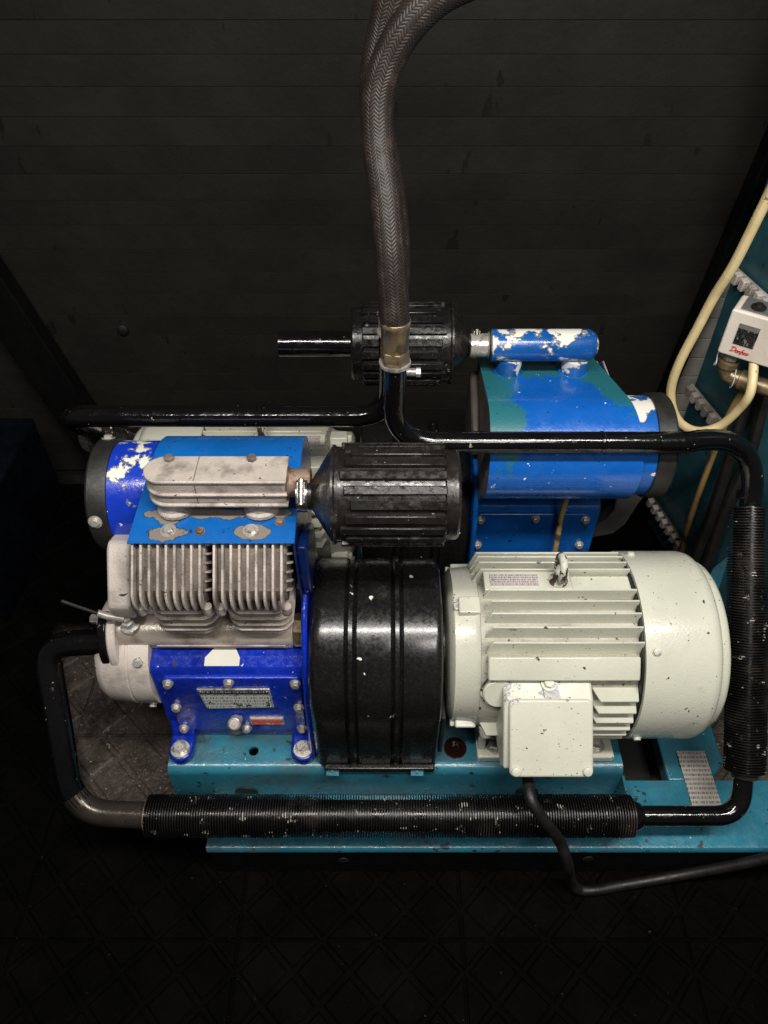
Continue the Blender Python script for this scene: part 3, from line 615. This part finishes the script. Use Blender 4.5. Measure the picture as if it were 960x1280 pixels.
    # cylinder barrels with level fins, heads with upright fins
    for ci, cxx in enumerate((-.2505, -.1555)):
        br = ob('cylinder_barrel', MB().cyl((cxx, .637, .3525), (cxx, .637, .475), .031, 32), M['cast_fin'], t)
        for k in range(6):
            z = .3995 + k * .0122; hw = (.036, .0395, .0405, .0405, .037, .028)[k]; yf = (.580, .5755, .574, .5735, .5735, .5755)[k]; c = .013
            ob('barrel_fin', MB().prism_z([(cxx - hw, yf + c), (cxx - hw + c * .55, yf + c * .25), (cxx - hw + c * 1.1, yf), (cxx + hw - c * 1.1, yf), (cxx + hw - c * .55, yf + c * .25), (cxx + hw, yf + c), (cxx + hw, .67), (cxx - hw, .67)], z - .0014, z + .0014), cs, br, bevel=.0006, seg=1)
        w_ = .0445
        hd = ob('cylinder_head', MB().prism_x([(.608, .546), (.565, .504), (.563, .488), (.572, .4765), (.69, .4765), (.69, .546)], cxx - w_ + .003, cxx + w_ - .003), M['cast_fin'], t, bevel=.003)
        for k in range(9):
            x = cxx - w_ + .0022 + k * .0098
            jit = random.uniform(-.0008, .0008)
            ob('head_fin', MB().prism_x([(.5985 + jit, .5505), (.5555 + jit, .5085), (.5525, .503), (.5515, .495), (.5530, .484), (.558, .474), (.60, .473), (.69, .473), (.69, .5505)], x - .0015, x + .0015), cs, hd, bevel=.0008, seg=1)
        for sg_ in (1, -1):
            for k in range(6):
                q = Vector((0, .602 - k * .0075, .542 - k * .0075)); xx = cxx + sg_ * (w_ - .003)
                ob('side_fin', MB().prism_f([(0, -.005), (sg_ * .0052, .004), (sg_ * .0052, .022), (0, .022)], Vector((xx, q.y, q.z)), X, (0, .707, -.707), (0, .707, .707), .0022), cs, hd)
        for x in (cxx - .040, cxx + .039):
            ob('head_stud', MB().lathe((x, .562, .466), (0, 0, 1), [(0, .0055), (.001, .006), (.013, .006)], 12), cs, hd)
    # cooling cowl: flat front slope running into a round back
    cm = M['cowl_rear'] if rear else M['cowl_front']
    rc = .0765; out = [(.5945, .5515)]
    P = Vector((.5945, .5545)); Cc = Vector((FY, FZ)); d = Cc - P; L = d.length; base = math.atan2(d.y, d.x); off = math.asin(rc / L); tl = math.sqrt(L * L - rc * rc)
    T1 = P + Vector((math.cos(base + off), math.sin(base + off))) * tl; a0 = math.degrees(math.atan2(T1.y - FZ, T1.x - FY))
    outer = [tuple(P)] + [(FY + rc * math.cos(R(a)), FZ + rc * math.sin(R(a))) for a in [a0 + (-100 - a0) * k / 36 for k in range(37)]]
    th = .0022; inner = [(P.x + .0008, P.y - th)] + [(FY + (rc - th) * math.cos(R(a)), FZ + (rc - th) * math.sin(R(a))) for a in [a0 + (-100 - a0) * k / 36 for k in range(37)]]
    n = len(outer); xl = lambda y: (-.277 - (y - .5945) * .15) if rear else (-.297 + (y - .5945) * .06); vs = []
    for (y, z) in outer: vs += [(xl(y), y, z), (-.1035, y, z)]
    for (y, z) in inner: vs += [(xl(y), y, z), (-.1035, y, z)]
    fs = []
    for i in range(n - 1):
        a, b, c_, d_ = 2 * i, 2 * i + 1, 2 * i + 3, 2 * i + 2; fs.append((a, b, c_, d_)); m_ = 2 * n; fs.append((a + m_, d_ + m_, c_ + m_, b + m_))
        fs.append((a, d_, d_ + m_, a + m_)); fs.append((b, b + m_, c_ + m_, c_))
    fs += [(0, 2 * n, 2 * n + 1, 1), (2 * n - 2, 2 * n - 1, 4 * n - 1, 4 * n - 2)]
    cw = ob('cooling_cowl', MB().add(vs, fs), cm, t)
    side = [(.598, .548), (.602, .47), (.618, .392), (.74, .39)] + [(FY + .0735 * math.cos(R(a)), FZ + .0735 * math.sin(R(a))) for a in range(-60, 96, 12)]
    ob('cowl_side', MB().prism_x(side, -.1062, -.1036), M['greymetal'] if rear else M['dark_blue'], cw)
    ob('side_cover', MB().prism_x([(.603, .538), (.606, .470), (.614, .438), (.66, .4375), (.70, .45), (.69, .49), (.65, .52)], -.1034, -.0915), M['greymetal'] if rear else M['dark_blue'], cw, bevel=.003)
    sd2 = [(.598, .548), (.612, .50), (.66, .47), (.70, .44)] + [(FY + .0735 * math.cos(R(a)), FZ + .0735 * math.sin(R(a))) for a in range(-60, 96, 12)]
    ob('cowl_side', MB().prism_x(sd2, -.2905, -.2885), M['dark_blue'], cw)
    sl = (T1 - P).normalized(); sn = Vector((0, -sl.y, sl.x))
    on = lambda d: Vector((0, P.x + sl.x * d, P.y + sl.y * d))
    for x in (-.2515, -.1555): ob('cowl_bolt', MB().bolt(on(.017) + Vector((x, 0, 0)), sn, .0056, .0045, .0095), M['steel'], cw)
    for x, d in ((-.2145, .0165), (-.1225, .03)): ob('cowl_bolt', MB().bolt(on(d) + Vector((x, 0, 0)), sn, .0045, .003, .006, 12), M['rusty'], cw)
    # ports and intake manifold
    IY, IZ = .645, .608
    for x in ((-.236, -.142) if rear else (-.248, -.146)): ob('intake_port', MB().lathe(on(.050) + Vector((x, 0, 0)) - sn * .002, (0, .12, 1), [(0, .0215), (.004, .0215), (.007, .0185), (.03, .0175)], 32), M['manifold_rear'] if rear else M['cast'], t)
    if rear:
        im = ob('intake_manifold', MB().lathe((0, IY, IZ), (-1, 0, 0), [(.112, .021), (.113, .0225), (.250, .0225), (.258, .018), (.262, .012), (.264, .004)], 40), M['manifold_rear'], t)
        for x in (-.24, -.14): ob('manifold_screw', MB().bolt((x, IY + .004, IZ + .0195), (0, .1, 1), .005, .005), M['steel'], im)
    else:
        def cap(hw, x0, x1): return [(x1, IY - hw), (x1, IY + hw)] + [(x0 + hw - hw * math.sin(R(a)), IY + hw * math.cos(R(a))) for a in range(0, 181, 12)]
        im = ob('intake_manifold', MB().prism_z(cap(.0205, -.2705, -.1105), .587, .6235), M['cast'], t, bevel=.005, seg=3)
        for z0, z1, hw in ((.5855, .5895, .0235), (.602, .6055, .0235), (.6205, .6245, .0225)):
            ob('manifold_lip', MB().prism_z(cap(hw, -.2735, -.1098), z0, z1), M['cast'], im, bevel=.0012)
        ob('casting_seam', MB().box(-.2135, -.2127, IY - .0212, IY + .0212, .59, .6249), M['cast_fin'], im)
        for x in (-.247, -.152): ob('manifold_screw', MB().bolt((x, IY + .016, .6245), (0, 0, 1), .0058, .005), M['cast_fin'], im)
    ob('intake_neck', MB().lathe((0, IY - .003, IZ - .002), X, [(-.1097, .0195), (-.1075, .0165), (-.084, .0165)], 28), M['steel'] if rear else M['rusty'], t)
    # fan housing
    RB, RO = (.330, .356) if rear else (.346, .372)
    fh = ob('fan_housing', MB().lathe((0, FY, FZ), (-1, 0, 0), [(.2895, .0705), (RB, .0705)], 56), M['fan_rear'] if rear else M['fan_front'], t)
    rr_ = ob('rubber_ring', MB().lathe((0, FY, FZ), (-1, 0, 0), [(RB - .0005, .0665), (RB, .0735), (RB + .002, .0745), (RO - .003, .0745), (RO, .072), (RO, .062), (RB + .005, .058)], 60, False), M['rubber'], t)
    for k in range(12): 
        a = k * 30; ob('inlet_bar', MB().prism_x([(FY + .062 * math.cos(R(a + d_)), FZ + .062 * math.sin(R(a + d_))) for d_ in (-1.5, 1.5)] + [(FY + .014 * math.cos(R(a + d_)), FZ + .014 * math.sin(R(a + d_))) for d_ in (7, -7)], -RO + .012, -RO + .009), M['black'], rr_)
    for a in (() if rear else (15, 120, -110)):
        n = Vector((0, -math.cos(R(a)), math.sin(R(a)))); ob('ring_screw', MB().bolt(Vector((-(RB + RO) / 2 - .002, FY, FZ)) + n * .0742, n, .0058, .004, .0088), M['steel'], rr_)
    return t
compressor(False); compressor(True)

# ------------------------------------------------------------------ air filters
def airfilter(rear):
    ya, za = .6285, .5995; X = (1, 0, 0)
    t = thing('air_filter', 'upper black ribbed air filter with a long tail pipe behind the hose' if rear else 'lower black ribbed air filter lying above the coupling guard', 'air filter', (0, ya, za - .058), 'ribbed air filters', rear)
    o = (0, ya, za)
    ob('cone', MB().lathe(o, X, [(-.096, .0165), (-.082, .0175), (-.080, .0205), (-.064, .047), (-.0595, .0535), (-.058, .0572), (-.0555, .0572), (-.0535, .055), (-.05, .0548)], 56), M['filter'], t)
    dr = ob('drum', MB().lathe(o, X, [(-.0502, .0545), (.066, .0545), (.066, .052)], 48), M['filter'], t)
    N = 22
    for k in range(N):
        a = 360 * k / N; n = Vector((0, -math.cos(R(a)), math.sin(R(a)))); b = Vector((0, n.z, -n.y)); p = Vector(o) + n * .053
        x0 = -.050 + (.002, .008, .014, .006)[k % 4]; hh = .0065 if k % 3 else .0058
        ob('rib', MB().prism_f([(x0, -.0058), (.068, -.0058), (.068, .0042), (x0, .0042)], p, X, b, n, hh), M['filter'], dr, bevel=.001, seg=1)
    ob('end_band', MB().lathe(o, X, [(.0662, .05), (.068, .0515), (.081, .0515), (.084, .049), (.084, .02)], 48), M['filter'], t)
    if rear:
        ob('tail_pipe', MB().lathe(o, X, [(.0842, .0185), (.188, .0185), (.188, .016), (.15, .0158)], 32), M['blackpipe'], t)
        ob('tail_bead', MB().lathe(o, X, [(.112, .0193), (.116, .0193)], 32), M['blackpipe'], t)
    cl = ob('hose_clamp', MB().lathe(o, X, [(-.099, .0192), (-.099, .0200), (-.0865, .0200), (-.0865, .0192)], 32), M['chrome'], t)
    n = Vector((0, -.66, .75)) if not rear else Vector((0, .66, .75)); b = Vector((0, n.z, -n.y))
    ob('clamp_screw', MB().prism_f([(-.0975, -.012), (-.088, -.012), (-.088, .012), (-.0975, .012)], Vector(o) + n * .0195, X, b, n, .005).cyl(Vector(o) + n * .0235 + b * .016 + Vector((-.0925, 0, 0)), Vector(o) + n * .0235 - b * .014 + Vector((-.0925, 0, 0)), .0036, 10), M['chrome'], cl, bevel=.0006)
    return t
airfilter(False); airfilter(True)

# ------------------------------------------------------------------ finned cooling pipes
def finned(a, b, ro, ri, n):
    a, b = Vector(a), Vector(b); L = (b - a).length; pr = [(0, ri)]
    for k in range(n):
        t0 = L * (k + .22) / n; t1 = L * (k + .62) / n; j = random.uniform(-.0006, .0004)
        pr += [(t0, ri), (t0 + L * .06 / n, ro + j), (t1 - L * .06 / n, ro + j), (t1, ri)]
    pr.append((L, ri)); return MB().lathe(a, b - a, pr, 28)
fp = thing('finned_cooling_pipe', 'black finned cooling pipe looping round the front machine', 'pipe', (.0, .446, .09), 'finned cooling pipes')
ob('finned_section', finned((-.326, .446, .16), (.343, .446, .16), .0285, .021, 185), M['finned'], fp, kind='stuff', smooth=30)
A, B = Vector((.498, .49, .205)), Vector((.505, .748, .463))
ob('finned_section', finned(A, B, .0275, .020, 96), M['finned'], fp, kind='stuff', smooth=30)
ob('delivery_bend', MB().tube(fillet([(-.374, .598, .356), (-.456, .598, .350), (-.432, .452, .158), (-.318, .446, .16)], [.07, .055], 10)[:-6], .0175, 20), M['blackpipe'], fp)
pp = fillet([(-.374, .598, .356), (-.456, .598, .350), (-.432, .452, .158), (-.318, .446, .16)], [.07, .055], 10)
ob('brown_elbow', MB().tube(pp[-9:], .0176, 20), M['brownpipe'], fp)
ob('end_collar', MB().lathe((-.33, .446, .16), (1, 0, 0), [(0, .018), (.002, .0225), (.006, .0225)], 24), M['rusty'], fp)
low = fillet([(.337, .446, .16), (.492, .446, .16), A + (B - A) * .02], .06, 10)
ob('lower_elbow', MB().tube(low, .0135, 20), M['blackpipe'], fp)
ob('weld_collar', MB().lathe((.341, .446, .16), (1, 0, 0), [(0, .021), (.004, .0205), (.014, .0165), (.016, .0135)], 24), M['blackpipe'], fp)
d = (B - A).normalized()
ob('tube_collar', MB().lathe(A - d * .012, d, [(0, .0135), (.004, .019), (.014, .0205)], 24), M['brownpipe'], fp)
up = fillet([B - d * .004, B + d * .04, (.492, .792, .545), (.44, .762, .566), (.013, .762, .566), (.013, .762, .690)], [.03, .03, .03, .055], 10)
P0, P1, P2 = B - d * .004, Vector((.512, .800, .562)), Vector((.395, .762, .566))
up = [P0 * (1 - k / 16) ** 2 + P1 * (2 * k / 16 * (1 - k / 16)) + P2 * (k / 16) ** 2 for k in range(17)] + fillet([(.38, .762, .566), (.013, .762, .566), (.013, .762, .690)], .06, 10)[1:]
ob('upper_pipe', MB().tube(up, .0142, 20), M['blackpipe'], fp)
ob('pipe_joint', MB().lathe(B + d * .010, d, [(0, .0165), (.003, .0175), (.010, .0175), (.013, .016)], 24), M['blackpipe'], fp)
for nm, x0 in (('weld_bead', .28),): ob(nm, MB().lathe((x0, .762, .566), (1, 0, 0), [(0, .0142), (.001, .0150), (.004, .0150), (.005, .0142)], 20), M['blackpipe'], fp)

rp = thing('finned_cooling_pipe', 'black glossy pipe crossing above the rear motor down to a finned tube', 'pipe', (-.4, 1.0, .09), 'finned cooling pipes')
ob('upper_pipe', MB().tube(fillet([(.008, .83, .690), (.008, .83, .556), (-.438, .83, .556), (-.442, .90, .475)], [.05, .04], 10), .0150, 20), M['blackpipe'], rp)
A2, B2 = Vector((-.425, .880, .445)), Vector((-.415, 1.15, .175))
ob('finned_section', finned(A2 + Vector((-.014, .02, .02)), B2, .0275, .020, 96), M['finned'], rp, kind='stuff', smooth=30)
ob('clamp_stud', MB().cyl((.02, .83, .628), (.045, .83, .628), .0055, 12).bolt((.042, .83, .628), (1, 0, 0), .0065, .006), M['steel'], rp)
ob('lower_run', MB().tube(fillet([B2, B2 + Vector((0, .02, -.02)), (.35, 1.17, .155)], .03), .014, 16), M['blackpipe'], rp)

# ------------------------------------------------------------------ hoses
def hose(label, base, pts, r, rear=False):
    t = thing('braided_hose', label, 'hose', base, 'braided hoses')
    base = Vector(base); X = (0, 0, 1)
    ob('sleeve', MB().tube(spline(pts, 14), r, 36), M['braid'], t, smooth=60)
    ob('hex_nut', MB().lathe(base + Vector((0, 0, -.004)), X, [(0, .0165), (.002, .0180), (.016, .0180), (.018, .0168)], 6), M['steel'] if rear else M['brass'], t, bevel=.0012)
    ob('ferrule', MB().lathe(base + Vector((0, 0, .014)), X, [(0, .0165), (.003, .0160), (.005, .0164), (.030, .0166), (.032, .0180), (.036, .0182), (.038, .0174)], 10 if not rear else 24), M['brass'], t, bevel=.0006)
    ob('nut_collar', MB().lathe(base + Vector((0, 0, -.011)), X, [(0, .0155), (.004, .019), (.0075, .019)], 24), M['steel'], t)
    return t
b1 = Vector((.013, .762, .694))
hose('front braided hose with brass fitting rising and bending to the right', b1,
     [b1 + Vector((0, 0, .045)), at(492, 380, y=.765), at(488, 320, y=.775), at(482, 250, y=.80), at(473, 180, y=.83), at(473, 120, y=.845), at(487, 72, y=.85), at(512, 30, y=.85), at(552, -8, y=.85), at(612, -36, y=.85), at(700, -70, y=.84), at(820, -100, y=.83)], .0172)
b2 = Vector((.010, .83, .694))
hose('second braided hose half hidden behind the front hose', b2,
     [b2 + Vector((0, 0, .045)), at(494, 340, y=.845), at(492, 280, y=.86), at(482, 210, y=.885), at(471, 150, y=.905), at(471, 90, y=.92), at(480, 40, y=.93), at(492, -10, y=.93), at(512, -65, y=.93), at(555, -130, y=.93), at(630, -190, y=.93)], .0180, True)

# ------------------------------------------------------------------ pressure switch
O = Vector((.486, .95, .580)); e1 = Vector((.828, -.56, 0)).normalized(); e3 = Vector((0, 0, 1)); en = Vector((e1.y, -e1.x, 0))
ps = thing('pressure_switch', 'off white pressure switch box with red lettering and brass elbow', 'pressure switch', O)
cs_ = ob('case', MB().prism_f(rrect(0, .105, 0, .0705, .004), O, e1, e3, -en, .05), M['white_case'], ps, bevel=.0025, seg=3)
ob('top_plate', MB().prism_f([(.010, .006), (.10, .006), (.10, .043), (.010, .043)], O + e3 * .0706, e1, -en, e3, .0022), M['grey_plate'], ps)
for u in (.030, .060): ob('adjuster_knob', MB().lathe(O + e3 * .0728 + e1 * u - en * .018, e3, [(0, .010), (.003, .010), (.0035, .006), (.007, .005)], 20), M['black'], ps)
ob('scale_window', MB().prism_f([(.0165, .022), (.0445, .022), (.0445, .054), (.0165, .054)], O + en * .0002, e1, e3, en, .0012), M['plate_scale'], cs_)
def logo():                                   # slanted red script wordmark
    mb = MB()
    S = {'D': [[(1, 0), (2.2, 7.5)], [(-1.2, 6.5), (1.2, 8.4), (5, 8.2), (7, 5.2), (5, 1.6), (.5, .1), (-.8, 1.2)]],
         'a': [[(3.2, 3.6), (1.2, 3.8), (.2, 1.2), (1.6, .1), (3.2, 2.2), (3.6, 3.8), (3.2, .6), (4.4, .3)]],
         'n': [[(0, 3.6), (.2, 0)], [(.3, 2.2), (1.6, 3.8), (2.6, 3.2), (2.6, .4), (3.8, .3)]],
         'f': [[(3.4, 7.4), (2.2, 7.8), (1.4, 5), (.8, -1.6), (-.4, -2.4)], [(-.2, 3.6), (3.2, 4)]],
         'o': [[(2, 3.7), (.4, 2.8), (.3, .6), (1.8, .1), (3, 1.6), (2.4, 3.6), (3.8, 3.2)]],
         's': [[(2.8, 3.6), (1.2, 3.2), (2.4, 1.6), (1.6, .2), (-.2, .4)]]}
    u = 0
    for ch, adv in (('D', 7.4), ('a', 4.4), ('n', 4), ('f', 3.2), ('o', 3.6), ('s', 2.9), ('s', 3)):
        for st in S[ch]:
            pts = spline([O + e1 * (.0165 + (u + a + b * .22) * .00088) + e3 * (.0095 + b * .00088 + .00006 * u * 0) + en * .0006 for a, b in st], 4)
            mb.tube(pts, .00062, 6)
        u += adv
    mb.uv = None; return mb
ob('red_lettering', logo(), M['redink'], cs_, smooth=60)
bp = O + e1 * .018 - en * .024
br = MB()
nut = ob('coupling_nut', MB().lathe(bp + e3 * -.017, e3, [(0, .012), (.003, .0132), (.012, .0132), (.0165, .010)], 6), M['steel'], ps, bevel=.001)
el = ob('brass_elbow', MB().tube(fillet([bp + e3 * -.018, bp + e3 * -.045, bp + e3 * -.045 + e1 * .075], .022, 8), .0125, 20).lathe(bp + e3 * -.045 + e1 * .022, e1, [(0, .0125), (.001, .0155), (.014, .0155), (.016, .0128)], 24).lathe(bp + e3 * -.030, e3, [(0, .0128), (.001, .0152), (.010, .0152), (.011, .0128)], 24), M['brass'], ps)
ob('wire_tie', MB().tube([bp + e3 * (-.022 - .010 * math.sin(a) * 1) + en * (.0165 * math.cos(a)) + e1 * (-.0165 + .002 * math.cos(a * 2)) for a in [2 * math.pi * k / 24 for k in range(25)]], .0008, 6), M['sticker'], el)
ob('wire_tie', MB().tube([bp + e3 * (-.045 + .0165 * math.sin(a)) + en * (.0165 * math.cos(a)) + e1 * (.016 + .002 * math.cos(a * 2)) for a in [2 * math.pi * k / 24 for k in range(25)]], .0008, 6), M['sticker'], el)
pc = [(985, 195), (948, 270), (918, 330), (893, 370), (872, 410), (850, 452), (839, 485), (841, 512), (853, 531), (874, 539), (900, 532), (922, 513), (938, 490)]
yy = [.90, .91, .92, .93, .93, .93, .93, .925, .92, .915, .91, .905, .90]
last = O + e1 * .05 - en * .012 + e3 * .002
tag(ob('control_cable', MB().tube(spline([at(a, b, y=c) for (a, b), c in zip(pc, yy)] + [last], 10), .0068, 14), M['cable_cream']), 'cream cable looping from above down and into the pressure switch', 'cable')
tag(ob('control_cable', MB().tube(spline([at(936, 478, y=.96), at(916, 510, y=.97), at(901, 542, y=.98), at(890, 572, y=.99), at(876, 610, y=1.0), at(864, 645, y=1.01), at(853, 685, y=1.02), at(846, 730, y=1.03)], 8), .0055, 12), M['cable_ochre']), 'dirty ochre cable hanging down below the pressure switch', 'cable')
tag(ob('control_cable', MB().tube(spline([(.281, .838, .424), (.2815, .842, .40), (.2805, .846, .34), (.282, .842, .28), (.28, .84, .19)], 8), .0045, 12), M['cable_ochre']), 'short dirty ochre cable hanging in front of the rear crankcase', 'cable')
